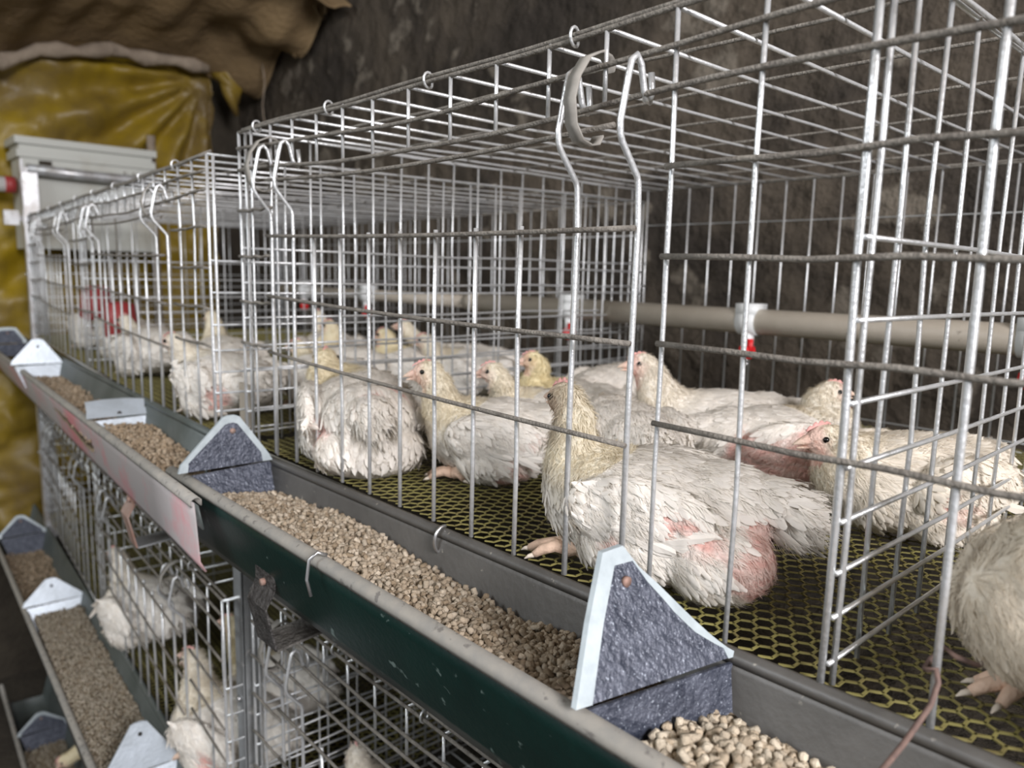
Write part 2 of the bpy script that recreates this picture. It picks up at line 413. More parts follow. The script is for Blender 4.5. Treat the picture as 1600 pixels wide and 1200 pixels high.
cage('battery_cage', (FARO[0], FARO[1], -2.005), -4.13, 'lower wire cage at the far left, between the two far feed troughs', -4.38, 0, .885, 2.0, .16, (-4.38, -2.2, 0), ((-3.78, -2.52), (-1.87, -.40)), 'hex', sag=.02, seed=12)

# trays under the upper floors
def tray(loc, rz, x0, x1, y0, y1, label):
    t = empty('droppings_tray', loc, rz, label, 'tray')
    m = MB(); m.box(((x0 + x1) / 2, (y0 + y1) / 2, 0), (x1 - x0, y1 - y0, .02))
    m.box(((x0 + x1) / 2, y0, .03), (x1 - x0, .012, .06)); m.build('tray_sheet', DUNG, t, smooth=False)
tray((0, 1, -.80), 0, NEARX0, NEARX1, .05, 2.03, 'dark droppings tray under the nearest upper cage floor')
tray((FARO[0], FARO[1], -.80), -4.13, -4.38, -.05, .05, 2.0, 'dark droppings tray under the far upper cage floor')
tray((0, 1, -2.45), 0, NEARX0, NEARX1, .05, 2.03, 'dark droppings tray under the lower wire grid floor')
tray((FARO[0], FARO[1], -2.25), -4.13, -4.38, -.05, .05, 2.0, 'dark droppings tray under the far lower cage floor')

# ------------------------------------------------------------------ feed troughs
def trough(label, loc, rz, x0, x1, prof0, prof1, mats, n=14, cut=None):
    """prof: (y front lip, z front lip, y front bottom, z bottom, y back bottom, y back lip, z back lip) at each end"""
    root = empty('feed_trough', loc, rz, label, 'feed trough', 'feed troughs along the cage fronts')
    def lerp(t): return [a + (b - a) * t for a, b in zip(prof0, prof1)]
    ts = np.linspace(0, 1, n + 1); xs = x0 + (x1 - x0) * ts
    def sheet(fn, name, m, th=.006, cut=None):
        mb = MB(); rows = []; xs = (x0 if cut is None else cut) + (x1 - (x0 if cut is None else cut)) * ts
        for t, x in zip(ts, xs):
            rows.append([(x, y, z) for (y, z) in fn(lerp(t), math.sin(t * 37) * .0015)])
        k = len(rows[0])
        out = np.array(rows)
        cen = out.mean(axis=1, keepdims=True)
        V = out.reshape(-1, 3)
        # thickness along profile normals
        T = np.gradient(out, axis=1); Nn = np.stack([np.zeros_like(T[..., 0]), -T[..., 2], T[..., 1]], -1)
        Nn /= np.linalg.norm(Nn, axis=-1, keepdims=True) + 1e-9
        V2 = (out + Nn * th).reshape(-1, 3); N_ = len(V)
        F = []
        for i in range(n):
            for j in range(k - 1):
                a, b, c, d = i * k + j, (i + 1) * k + j, (i + 1) * k + j + 1, i * k + j + 1
                F += [(a, b, c, d), (N_ + a, N_ + d, N_ + c, N_ + b)]
            F += [(i * k, i * k + N_, (i + 1) * k + N_, (i + 1) * k), (i * k + k - 1, (i + 1) * k + k - 1, (i + 1) * k + k - 1 + N_, i * k + k - 1 + N_)]
        for e in (0, n):
            F += [(e * k + j, e * k + j + 1, e * k + j + 1 + N_, e * k + j + N_) for j in range(k - 1)]
        mb.add(np.vstack([V, V2]), F); return mb.build(name, m, root)
    sheet(lambda p, w: [(p[0] + .003, p[1] - .012), (p[0] + .006 + w, p[1] - .05), (p[2] - .005, p[3] + .03), (p[2] + .01, p[3])], 'front_wall', mats[0], .005)
    sheet(lambda p, w: [(p[2] + .01, p[3] + .002), (p[4], p[3] + .002), (p[4] + .02, p[3] + .02), (p[5] - .012, p[6] - .02), (p[5] - .002, p[6] - .004)], 'basin', mats[1], .005, cut)
    sheet(lambda p, w: [(p[0] + .03, p[1] - .085), (p[0] + .018, p[1] - .02)], 'inner_face', mats[1], .004)
    sheet(lambda p, w: [(p[0] + .026, p[1] - .020), (p[0] + .026, p[1] - .004), (p[0] + .018, p[1] + .004), (p[0] + .008, p[1] + .003), (p[0] - .002, p[1] - .003), (p[0] - .005, p[1] - .012), (p[0] - .001, p[1] - .022)], 'front_lip', mats[2], .003)
    sheet(lambda p, w: [(p[5] - .010, p[6] - .012), (p[5] - .012, p[6] - .002), (p[5] - .004, p[6] + .006), (p[5] + .006, p[6] + .004), (p[5] + .009, p[6] - .006)], 'back_lip', mats[3] if len(mats) > 3 else mats[1], .003, cut)
    return root

def divider(root, x, yf, yb, zl, zpk, ypk, lean, kind='dark', concave=False, lower=.11, fold=.0, pk=.03, skew=0.0):
    """spade shaped sheet that parts the feed; parts: plate with a rim, foot panel below the fold"""
    pts = []
    if concave:
        L = [(yf, zl), (yf + (ypk - .02 - yf) * .5, zl + (zpk - zl) * .52), (ypk - .022, zpk - .004), (ypk + .016, zpk), (ypk + .03, zpk - .03)]
        for t in np.linspace(.12, 1, 9):
            L.append((ypk + .03 + (yb - ypk - .03) * t ** .85, zpk - .03 + (zl + .005 - zpk + .03) * (1 - (1 - t) ** 1.55)))
    else:
        L = [(yf, zl), (yf + .008, zl + .022), (ypk - pk, zpk - .004), (ypk - pk * .4, zpk), (ypk + pk * .4, zpk), (ypk + pk, zpk - .006), (yb - .012, zl + .024), (yb, zl)]
    L = np.array(L); cy, cz = L[:, 0].mean(), zl + (zpk - zl) * .30
    inn = L.copy()
    c = np.array([cy, cz])
    top = L[:, 1].max()
    for i, p in enumerate(L):
        d = c - p; dn = np.linalg.norm(d); inn[i] = p + d / dn * min(.022, dn * .4)
        if p[1] < zl + .006: inn[i] = (p[0] + (.026 if p[0] < cy else -.03), p[1])
    X = lambda z, y=None: x + lean * (z - zl) / (zpk - zl) + (0 if y is None else skew * (y - yf))
    th = .004
    m1, m0 = (RIM, NAVY) if kind == 'dark' else (GALV, GALV)
    n = len(L)
    # centre sheet
    mb = MB(); V = [(X(p[1], p[0]) + .0015, p[0], p[1]) for p in inn] + [(X(p[1], p[0]) - th, p[0], p[1]) for p in inn]
    F = [tuple(range(n)), tuple(range(2 * n - 1, n - 1, -1))] + [(i, (i + 1) % n, n + (i + 1) % n, n + i) for i in range(n)]
    mb.add(V, F); plate = mb.build('divider_plate', m0, root, smooth=False)
    mb = MB()
    V = [(X(p[1], p[0]) + .003, p[0], p[1]) for p in L] + [(X(p[1], p[0]) + .003, p[0], p[1]) for p in inn] + [(X(p[1], p[0]) - th - .002, p[0], p[1]) for p in L] + [(X(p[1], p[0]) - th - .002, p[0], p[1]) for p in inn]
    F = []
    for i in range(n - 1):
        F += [(i, i + 1, n + i + 1, n + i), (2 * n + i, 3 * n + i, 3 * n + i + 1, 2 * n + i + 1), (i, 2 * n + i, 2 * n + i + 1, i + 1), (n + i, n + i + 1, 3 * n + i + 1, 3 * n + i)]
    for e in (0, n - 1): F.append((e, n + e, 3 * n + e, 2 * n + e))
    mb.add(V, F); mb.build('divider_rim', m1, plate, smooth=False)
    # foot panel, folded towards +x
    mb = MB(); z2 = zl - lower; ya, yb2 = yf + .02, yb + .004
    V = []
    for dx in (0, -.005):
        sk_ = skew * (yb2 - yf); V += [(x + dx, ya, zl - .012), (x + dx + sk_, yb2, zl - .004), (x + dx + fold + sk_, yb2 - .02, z2), (x + dx + fold, ya + .045, z2)]
    F = [(0, 1, 2, 3), (7, 6, 5, 4), (0, 4, 5, 1), (1, 5, 6, 2), (2, 6, 7, 3), (3, 7, 4, 0)]
    mb.add(V, F); mb.build('foot_panel', m0, plate, smooth=False)
    # hole rivet
    mb = MB(); zc = zpk - .045; yc = ypk
    mb.tube([(X(zc, yc) - .001, yc, zc), (X(zc, yc) + .006, yc, zc)], .008, 12)
    mb.build('rivet', RUST if kind == 'dark' else DARKST, plate)
    return plate

TN = trough('dark green trough nearest the viewer, filled with loose pellets', (0, 0, 0), 0, -2.24, 1.4,
            (.715, -.583, .765, -.80, .93, .985, -.578), (.69, -.583, .745, -.80, .945, 1.0, -.555), (GREEN, GREY_IN, LIP, GREY_IN))
divider(TN, -.622, .70, 1.0, -.572, -.400, .845, -.10, 'dark', concave=True, lower=.12, fold=.02, skew=.24)
divider(TN, -2.115, .704, .978, -.573, -.428, .865, -.02, 'dark', lower=.10, fold=.06, pk=.024)

def fartrough(label, zf, x0=.55, x1=-5.0, drop=.10, wid=.0, mats=None, y0=-.235):
    return trough(label, (FARO[0], FARO[1], 0), -4.13, x0, x1,
        (y0, zf, y0 + .018, zf - .20, -.10, -.012, zf + .045), (y0 - .03 - wid, zf - drop, y0 + .03 - wid, zf - drop - .20, -.10, -.012, zf - drop + .055), mats, cut=.06)
T2 = fartrough('upper far trough with a faded pink and grey outer face', -.585, x1=-5.4, mats=(PINKF, DGREY_IN, LIP, DGREY_IN), drop=.12)
divider(T2, -.78, -.25, -.02, -.60, -.545, -.13, -.10, 'pale', lower=.10, fold=.05, pk=.108)
divider(T2, -2.95, -.30, -.025, -.625, -.475, -.15, -.03, 'pale', lower=.14, fold=.05)
divider(T2, -4.75, -.31, -.02, -.655, -.53, -.15, -.03, 'dark', lower=.10, fold=.05, pk=.06)
T3 = fartrough('lower far trough of mash with two pale dividers', -1.985, x1=-5.2, drop=.21, wid=.05, y0=-.30, mats=(GREY_IN, DGREY_IN, LIP, DGREY_IN))
divider(T3, -.55, -.31, -.02, -1.99, -1.805, -.16, -.04, 'pale', lower=.14, fold=.05)
divider(T3, -2.72, -.35, -.02, -2.08, -1.94, -.19, -.04, 'pale', lower=.15, fold=.05)
divider(T3, -4.35, -.35, -.02, -2.13, -1.98, -.19, -.04, 'dark', lower=.15, fold=.05)
T4 = fartrough('lowest far trough, near the ground in the corner of the view', -3.42, x1=-4.8, drop=.12, wid=.06, y0=-.30, mats=(GREY_IN, DGREY_IN, LIP, DGREY_IN))
divider(T4, -3.8, -.36, -.02, -3.50, -3.37, -.2, -.03, 'dark', lower=.15, fold=.05)
trough('lower near trough, below the wire grid cage', (0, 0, -1.465), 0, -2.0, 1.4,
            (.715, -.583, .765, -.80, .93, .985, -.578), (.69, -.583, .745, -.80, .945, 1.0, -.555), (GREEN, GREY_IN, LIP, GREY_IN))

# ------------------------------------------------------------------ feed
def pellets(name, label, loc, rz, x0, x1, yf, yb, zfn, r, lmin, lmax, gap, seed, cols, layers=2, sides=7):
    rs = np.random.RandomState(seed); mb = MB()
    nx = int((x1 - x0) / gap); ny = int((yb - yf) / gap)
    base = MB()
    t_ = np.arange(sides) * 2 * np.pi / sides
    Vs = []; Fs = []; Cs = []; off = 0
    fac = [(j, (j + 1) % sides, sides + (j + 1) % sides, sides + j) for j in range(sides)]
    for la in range(layers):
        for i in range(nx):
            for j in range(ny):
                x = x0 + (i + rs.rand()) * gap; y = yf + (j + rs.rand()) * gap
                z = zfn(x, y) - la * r * 1.5 + rs.normal(0, r * .55)
                L = rs.uniform(lmin, lmax); a = rs.uniform(0, 2 * np.pi); e = rs.normal(0, .7)
                d = np.array([math.cos(a) * math.cos(e), math.sin(a) * math.cos(e), math.sin(e)])
                u = np.cross(d, [0, 0, 1.]); u /= np.linalg.norm(u) + 1e-9; w = np.cross(d, u); c = np.array([x, y, z])
                rr = r * rs.uniform(.85, 1.12)
                jit = rs.normal(0, rr * .12, (4, sides, 1)) + 1 * 0
                rings = []
                for q, (tt, f) in enumerate(((-.5, .72), (-.42, 1), (.42, 1), (.5, .7))):
                    rad = rr * f + jit[q]
                    rings.append(c + d * L * tt + rad * (np.cos(t_)[:, None] * u + np.sin(t_)[:, None] * w))
                V = np.vstack(rings); Vs.append(V)
                for q in range(3): Fs += [tuple(off + q * sides + k for k in f) for f in fac]
                Fs += [tuple(off + k for k in range(sides - 1, -1, -1)), tuple(off + 3 * sides + k for k in range(sides))]
                cc = np.array(cols[rs.randint(len(cols))]) * rs.uniform(.8, 1.15)
                Cs.append(np.tile(cc, (len(V), 1))); off += len(V)
    mb.add(np.vstack(Vs), Fs, 0, np.vstack(Cs))
    nu, nv = max(8, int((x1 - x0) / .03)), 10
    mb.grid(lambda u, v: (x0 + (x1 - x0) * u, yf + (yb - yf) * v, zfn(x0 + (x1 - x0) * u, yf + (yb - yf) * v) - r * 1.2), nu, nv, m=1, thick=(0, 0, -.02))
    root = mb.build(name, [PELLET, MASH], None)
    root.location = (loc[0] * S, loc[1] * S, loc[2] * S); 
    root.rotation_euler = (0, 0, math.radians(rz))
    me = root.data
    n = len(me.vertices); co = np.empty(n * 3); me.vertices.foreach_get('co', co); co = co.reshape(-1, 3); co[:, 2] -= H0 * S; me.vertices.foreach_set('co', co.ravel())
    root.location.z = (loc[2] + H0) * S
    return tag(root, label, 'animal feed', None, 'stuff')

PC = [(.37, .305, .225), (.31, .25, .18), (.44, .375, .29), (.24, .185, .125), (.36, .30, .225)]
def zp1(x, y):
    t = (y - .72) / .25
    return -.610 - .030 * t + .012 * math.sin(x * 7) + .008 * fbm(x * 8, y * 8) - .018 * max(0, min(1, (x + 1.5)))
pellets('feed_pellets', 'tan pellets heaped in the green trough between the two navy dividers', (0, 0, 0), 0, -2.04, -.66, .733, .962, zp1, .0056, .009, .020, .0115, 3, PC)
def zp1b(x, y): return -.628 - .02 * (y - .73) / .25 + .012 * math.sin(x * 9 + 1) + .012 * fbm(x * 8, y * 8)
pellets('feed_pellets', 'pale pellets in the near right end of the green trough', (0, 0, 0), 0, -.575, .2, .735, .965, zp1b, .0066, .013, .026, .0145, 4, [(.50, .425, .32), (.42, .345, .25), (.56, .49, .38)])
PF = [(.30, .23, .155), (.25, .19, .125), (.35, .28, .20)]
L2 = (FARO[0], FARO[1], 0)
def slope(z0, x, k=.0215): return z0 + k * x
pellets('feed_heap', 'brown feed piled in the upper far trough next to the navy divider', L2, -4.13, -.70, .05, -.215, -.035, lambda x, y: slope(-.625, x) - .08 * max(0, (x + .1)) + .035 * max(0, -x - .1) + .008 * fbm(x * 9, y * 9), .0062, .010, .02, .0165, 5, PF, 1, 5)
pellets('feed_heap', 'brown feed in the upper far trough between its two pale dividers', L2, -4.13, -2.88, -.80, -.235, -.035, lambda x, y: slope(-.64, x) - .05 * max(0, x + 1.9) + .01 * fbm(x * 7, y * 7), .0062, .010, .02, .019, 6, PF, 1, 5)
MC = [(.30, .265, .20), (.24, .20, .145), (.35, .31, .245)]
pellets('feed_heap', 'grey brown mash between the two pale dividers of the lower far trough', L2, -4.13, -2.66, -.60, -.30, -.04, lambda x, y: -2.04 + .04 * (x + .6) - .03 * max(0, x + 1.3) + (.02 * fbm(x * 6, y * 6) + .012 * fbm(x * 22, y * 22)), .0052, .007, .013, .0125, 7, MC, 1, 5)
pellets('feed_heap', 'brown mash in the lower far trough beside the navy divider', L2, -4.13, -4.28, -2.8, -.33, -.04, lambda x, y: -2.19 + .04 * (x + 2.8) + .03 * fbm(x * 4, y * 4), .007, .012, .02, .024, 8, PF, 1, 5)
pellets('feed_heap', 'grey mash in the lowest far trough', L2, -4.13, -3.75, -1.6, -.33, -.05, lambda x, y: -3.56 + .01 * x + .01 * fbm(x * 4, y * 4), .007, .012, .02, .022, 9, MC, 1, 5)

# ------------------------------------------------------------------ posts, brackets, hooks
def angle_post(x, y, z0, z1, w, label, m=POST, rz=0):
    r = empty('steel_post', (x, y, z0), rz, label, 'post')
    mb = MB(); h = z1 - z0
    mb.box((0, 0, h / 2), (w, .008, h)); mb.box((w / 2 - .004, w / 2, h / 2), (.008, w, h))
    mb.build('angle_iron', m, r, smooth=False)
    bt = MB()
    for z in np.arange(.3, h, .7): bt.tube([(0, -.004, z), (0, -.016, z)], .011, 6)
    bt.build('bolt', STEEL, r); return r
ap = angle_post(-2.44, .995, -H0, -.665, .062, 'flat grey steel post between the near and far cages')
b_ = MB(); b_.box((-.01, .05, H0 - .52), (.085, .008, .26)); b_.box((-.01, .03, H0 - .645), (.085, .05, .008)); b_.build('top_plate', PIPE, ap, smooth=False)
def farpt(x, y):
    a = math.radians(-4.13); return (FARO[0] + x * math.cos(a) - y * math.sin(a), FARO[1] + x * math.sin(a) + y * math.cos(a))
q = farpt(-4.43, -.02); angle_post(q[0], q[1], -H0, .66, .10, 'galvanised corner post at the far left end of the cages', SHINY, -4)
q = farpt(-4.43, 1.9); angle_post(q[0], q[1], -H0, .5, .08, 'galvanised post at the far back corner of the cages', POST, -4)

def strip(mb, P, w, th, m=0):
    """flat bar along P; w = width vector, th = thickness"""
    P = np.array(P, float); w = np.array(w, float); V = []
    for i, p in enumerate(P):
        t = P[min(i + 1, len(P) - 1)] - P[max(i - 1, 0)]; nn = np.cross(t, w); nn = nn / np.linalg.norm(nn) * th
        V += [p - w / 2, p + w / 2, p + w / 2 + nn, p - w / 2 + nn]
    F = []
    for i in range(len(P) - 1):
        a = 4 * i
        F += [(a + j, a + (j + 1) % 4, a + 4 + (j + 1) % 4, a + 4 + j) for j in range(4)]
    F += [(3, 2, 1, 0), tuple(4 * (len(P) - 1) + j for j in range(4))]
    mb.add(V, F, m)
def bracket(loc, rz, label, ma, mbm):
    r = empty('trough_bracket', loc, rz, label, 'bracket')
    a = MB(); strip(a, [(0.0, .012, .05), (.0, .010, -.01), (.0, -.012, -.05), (.0, .012, -.16)], (.10, 0, 0), .005)
    a.build('hanging_strip', ma, r, smooth=False)
    b = MB(); strip(b, [(0, .012, -.158), (.0, .10, -.150), (.0, .26, -.135)], (.10, 0, 0), .006)
    b.build('support_arm', mbm, r, smooth=False)
    c = MB(); c.tube([(0, .012, .0), (0, -.004, .0)], .009, 8); c.build('rivet', RUST, r)
bracket((-1.66, .735, -.745), 0, 'folded dark metal strip holding up the green trough', DARKST, DUSTST)
q = farpt(-.28, -.215); bracket((q[0], q[1], -.80), -4, 'rusty bent strip holding up the upper far trough', RUST, POST)

hk = MB()
hk.tube([(-1.28, .985 + .024 * math.cos(t), -.59 + .032 * math.sin(t)) for t in np.linspace(-.2, -5.0, 16)], .0038, 8)
tag(hk.build('wire_hook', STEEL, None), 'small curled wire hook over the back lip of the green trough', 'hook')
cl = MB(); cl.tube([(-1.33, .690, -.655), (-1.335, .684, -.62), (-1.335, .69, -.58), (-1.33, .706, -.566), (-1.325, .724, -.575)], .0038, 8)
cl.build('wire_clip', STEEL, None); cl_o = bpy.data.objects['wire_clip']; tag(cl_o, 'bent wire clip over the front lip of the green trough', 'clip')
tw = MB()
tw.tube([(-.300, .62, -.60), (-.298, .70, -.585), (-.290, .80, -.560), (-.283, .90, -.535), (-.279, .965, -.512), (-.279, .985, -.490), (-.284, .99, -.475), (-.292, .985, -.478),
         (-.300, 1.0, -.485), (-.298, 1.012, -.475), (-.284, 1.014, -.455), (-.27, 1.01, -.46), (-.25, 1.03, -.47), (-.235, 1.04, -.455), (-.228, 1.04, -.43), (-.222, 1.035, -.40), (-.215, 1.04, -.37)], .0036, 7)
tag(tw.build('tie_wire', RUSTW, None), 'thin rusty wire twisted round the thick front bar at the right', 'wire')

# ------------------------------------------------------------------ drinker line
pr = empty('drinker_pipe', (0, 2.75, -.172), 0, 'beige water pipe running along the back of the nearest upper cage', 'water pipe')
p_ = MB(); p_.rod((-3.3, 0, 0), (1.8, 0, .0), .050, 24); p_.build('pipe', PIPE, pr)
p_ = MB(); p_.rod((-5.9, .10, -.01), (-3.3, 0, 0), .036, 20); p_.build('pipe', PIPE, pr)
p_ = MB(); p_.tube([(-3.36, 0, 0), (-3.26, 0, 0)], .052, 24); p_.tube([(-3.262, 0, 0), (-3.25, 0, 0)], .056, 24); p_.build('coupling', PIPE, pr)
for i, x in enumerate((-5.3, -4.42, -2.56, -1.585, -.62, .34)):
    c = MB(); c.box((x, 0, .045), (.085, .095, .05)); c.tube([(x - .04, 0, 0), (x + .04, 0, 0)], .056, 20); c.tube([(x, -.012, -.04), (x, -.012, -.105)], .024, 12)
    cc = c.build('nipple_saddle', WHITEC, pr)
    c = MB(); c.tube([(x, -.012, -.10), (x, -.012, -.122), (x, -.012, -.15)], [.030, .034, .018], 14); c.box((x + .022, -.03, -.098), (.022, .012, .06)); c.build('red_nipple', RED, cc)
    c = MB(); c.tube([(x, -.012, -.145), (x, -.012, -.17)], .006, 8); c.sphere((x, -.012, -.172), .009, 8); c.build('pin', STEEL, cc)

for (x, y, z, lb) in ((-4.92, 1.22, -.23, 'dull red hanging drinker in the far upper cage, nearer the corner post'), (-4.57, 1.25, -.31, 'dull red hanging drinker in the far upper cage, right of its twin')):
    r = empty('hanging_drinker', (x, y, z), 0, lb, 'drinker')
    b = MB(); b.tube([(0, 0, .10), (0, 0, .085), (0, 0, -.08), (0, 0, -.10)], [.03, .075, .09, .07], 18); b.build('bell', DRED, r)
    b = MB(); b.tube([(0, 0, .1), (0, 0, .55)], .005, 6); b.build('cord', ROD, r)

# ------------------------------------------------------------------ white box on its cradle, pole, water pipe
bx = empty('white_box', (-7.33, 1.78, .10), 0, 'dirty white plastic box with a ridged lid, above the far end of the cages', 'box')
b = MB(); b.box((0, 0, .36), (.36, .98, .72)); b.box((.02, 0, .015), (.40, .9, .03)); o = b.build('tub', WHITEP, bx, smooth=False)
b = MB(); b.box((0, 0, .74), (.40, 1.03, .06)); b.box((0, 0, .79), (.36, .99, .05)); b.box((0, 0, .84), (.42, 1.05, .055)); b.build('lid', WHITEP, bx, smooth=False)
b = MB(); b.box((.185, -.32, .66), (.01, .09, .07)); b.build('hole', DIRT, bx, smooth=False)
b = MB()
for y in (.30,): b.box((.19, y - .035, .62), (.02, .012, .10)); b.box((.19, y + .035, .62), (.02, .012, .10)); b.box((.19, y, .57), (.02, .07, .012))
b.build('latch', CLIPM, bx, smooth=False)
cr = empty('metal_cradle', (-7.05, 1.31, .35), 0, 'bright zinc tube frame around the white box', 'frame')
b = MB(); b.tube([(0, 0, .36), (0, .4, .35), (0, .8, .345), (0.02, 1.0, .35)], .042, 14); b.build('cross_tube', SHINY, cr)
b = MB(); b.box((0, 0.0, .13), (.05, .085, .48)); b.box((-.0, -.04, .15), (.06, .02, .56)); b.build('upright', SHINY, cr, smooth=False)
b = MB(); b.box((.02, -.13, -.02), (.06, .10, .11)); b.box((0, -.05, -.02), (.03, .1, .04)); b.build('end_fitting', SHINY, cr, smooth=False)
po = MB(); po.tube([(-7.38, 2.36, -1.5), (-7.38, 2.345, .2), (-7.36, 2.34, 1.13)], .036, 12); tag(po.build('pale_pole', HEM, None), 'pale pinkish upright pole to the right of the white box', 'pole')
wp = empty('side_pipe', (-7.3, 1.2, .60), 0, 'short white pipe with a red joint at the left edge beside the white box', 'pipe')
b = MB(); b.tube([(0, -1.6, .0), (0, .02, 0)], .06, 16); b.build('pipe', WHITEC, wp)
b = MB(); b.tube([(0, .0, 0), (0, .07, 0)], .066, 16); b.build('joint', DRED, wp)

# ------------------------------------------------------------------ chickens
UP = np.array([0, 0, 1.])
def unit(v): v = np.array(v, float); return v / np.linalg.norm(v)

def ell(mb, c, ax, r, n=18):
    """ellipsoid with axes ax (3x3 rows) and radii r"""
    V = []; k = n // 2 + 1
    for i in range(k + 1):
        ph = math.pi * i / k
        for j in range(n):
            t = 2 * math.pi * j / n
            q = np.array([math.sin(ph) * math.cos(t) * r[0], math.sin(ph) * math.sin(t) * r[1], math.cos(ph) * r[2]])
            V.append(np.array(c) + q @ np.array(ax))
    F = [(i * n + j, (i + 1) * n + j, (i + 1) * n + (j + 1) % n, i * n + (j + 1) % n) for i in range(k) for j in range(n)]
    mb.add(V, F)

def remeshed(mb, voxel, smooth_it):
    me = bpy.data.meshes.new('tmp'); me.from_pydata(np.vstack(mb.V).tolist(), [], mb.F)
    o = bpy.data.objects.new('tmp', me); COL.objects.link(o)
    m = o.modifiers.new('r', 'REMESH'); m.mode = 'VOXEL'; m.voxel_size = voxel
    m = o.modifiers.new('s', 'SMOOTH'); m.iterations = smooth_it; m.factor = .6
    dg = bpy.context.evaluated_depsgraph_get(); dg.update()
    e = o.evaluated_get(dg).to_mesh()
    n = len(e.vertices); V = np.empty(n * 3); e.vertices.foreach_get('co', V); V = V.reshape(-1, 3)
    Nn = np.empty(n * 3); e.vertices.foreach_get('normal', Nn); Nn = Nn.reshape(-1, 3)
    F = [tuple(p.vertices) for p in e.polygons]
    bpy.data.objects.remove(o)
    return V, Nn, F

def barbed(P, D, Nn, Lg, W, rs, K=7, tilt=.3, curl=.5):
    """feathers as combs of thin blades either side of a bent shaft; returns V, F, per-vertex shade"""
    n = len(P); side = np.cross(D, Nn); side /= np.linalg.norm(side, axis=1, keepdims=True) + 1e-9
    tl = rs.uniform(.3, 1.2, n)[:, None] * tilt
    d0 = D * np.cos(tl) + Nn * np.sin(tl)
    rot = rs.normal(0, .22, n)[:, None]; d0 = d0 + side * rot; d0 /= np.linalg.norm(d0, axis=1, keepdims=True)
    d1 = d0 - Nn * curl * rs.uniform(.3, 1.3, n)[:, None]; d1 /= np.linalg.norm(d1, axis=1, keepdims=True)
    Lg = Lg[:, None]; W = W[:, None]
    def sh(t): return P + (d0 * t + (d1 - d0) * t * t * .6) * Lg
    V = []; F = []; off = 0; Sh = []
    idx = np.arange(n)
    for q in range(K):
        t0 = .08 + .86 * q / K; t1 = t0 + 1.15 / K
        for sgn in (-1, 1):
            a = sh(t0) ; b = sh(min(t1, 1.0))
            prof = math.sin(math.pi * (t0 * .82 + .12)) ** .6
            tip = sh(min(t0 + .30, 1.12)) + side * sgn * W * prof * rs.uniform(.7, 1.15, n)[:, None] + Nn * rs.normal(0, .12, n)[:, None] * W
            V.append(np.stack([a, b, tip], 1).reshape(-1, 3))
            fb = idx[:, None] * 3 + off; F.append(fb + np.array([0, 1, 2])); off += n * 3
            Sh.append(np.ones(n * 3))
    return np.vstack(V), np.vstack(F)

def vanes(P, D, Nn, Lg, W, rs, tilt=.07, curl=.30):
    """rounded overlapping feathers, slightly cupped, with uneven edges"""
    n = len(P); side = np.cross(D, Nn); side /= np.linalg.norm(side, axis=1, keepdims=True) + 1e-9
    tl = rs.uniform(.3, 1.5, n)[:, None] * tilt
    d0 = D * np.cos(tl) + Nn * np.sin(tl) + side * rs.normal(0, .16, n)[:, None]; d0 /= np.linalg.norm(d0, axis=1, keepdims=True)
    Lg = Lg[:, None]; W = W[:, None]; cu = curl * rs.uniform(.2, 1.3, n)[:, None]
    rows = []
    for t, w, in ((0, .35), (.3, .85), (.55, 1.0), (.78, .85), (.92, .5)):
        c = P + d0 * t * Lg - Nn * (cu * t * t * .35) * Lg
        for sg_ in (-1, 0, 1):
            ww = w * rs.uniform(.75, 1.15, n)[:, None]
            rows.append(c + side * sg_ * ww * W - Nn * abs(sg_) * W * .28 + d0 * abs(sg_) * rs.normal(0, .05, n)[:, None] * Lg)
    rows.append(P + d0 * Lg * rs.uniform(.94, 1.1, n)[:, None] - Nn * (cu * .35) * Lg)
    V = np.stack(rows, 1).reshape(-1, 3); idx = np.arange(n)[:, None] * 16; F = []
    for k in range(4):
        for j in (0, 1):
            F.append(idx + np.array([3 * k + j, 3 * k + j + 1, 3 * k + j + 4, 3 * k + j + 3]))
    F4 = np.vstack(F).tolist(); F3 = np.vstack([idx + np.array([12, 13, 15]), idx + np.array([13, 14, 15])]).tolist()
    return V, F4 + F3

def tufts(P, D, Nn, Lg, W, rs, K=5, tilt=.5, spread=.5):
    n = len(P); side = np.cross(D, Nn); side /= np.linalg.norm(side, axis=1, keepdims=True) + 1e-9
    V = []; F = []; off = 0; idx = np.arange(n)
    for q in range(K):
        tl = rs.uniform(.2, 1.3, n)[:, None] * tilt; sp = rs.normal(0, spread, n)[:, None]
        d = D * np.cos(tl) + Nn * np.sin(tl) + side * sp; d /= np.linalg.norm(d, axis=1, keepdims=True)
        w = np.cross(d, Nn); w /= np.linalg.norm(w, axis=1, keepdims=True) + 1e-9
        L = Lg[:, None] * rs.uniform(.6, 1.2, n)[:, None]; ww = W[:, None]
        b = P + rs.normal(0, 1, (n, 3)) * ww * .8
        mid = b + d * L * .55; tip = b + d * L - Nn * L * .22
        V.append(np.stack([b - w * ww * .5, b + w * ww * .5, mid + w * ww * .38, tip, mid - w * ww * .38], 1).reshape(-1, 3))
        F.append(idx[:, None] * 5 + off + np.array([0, 1, 2, 4])); 
        F.append(np.stack([idx * 5 + off + 4, idx * 5 + off + 2, idx * 5 + off + 3, idx * 5 + off + 3], 1)); off += n * 5
    Fl = []
    for i, f in enumerate(F):
        Fl += (f.tolist() if i % 2 == 0 else f[:, :3].tolist())
    return np.vstack(V), Fl

def lerp3(a, b, t): return np.asarray(a) * (1 - t) + np.asarray(b) * t

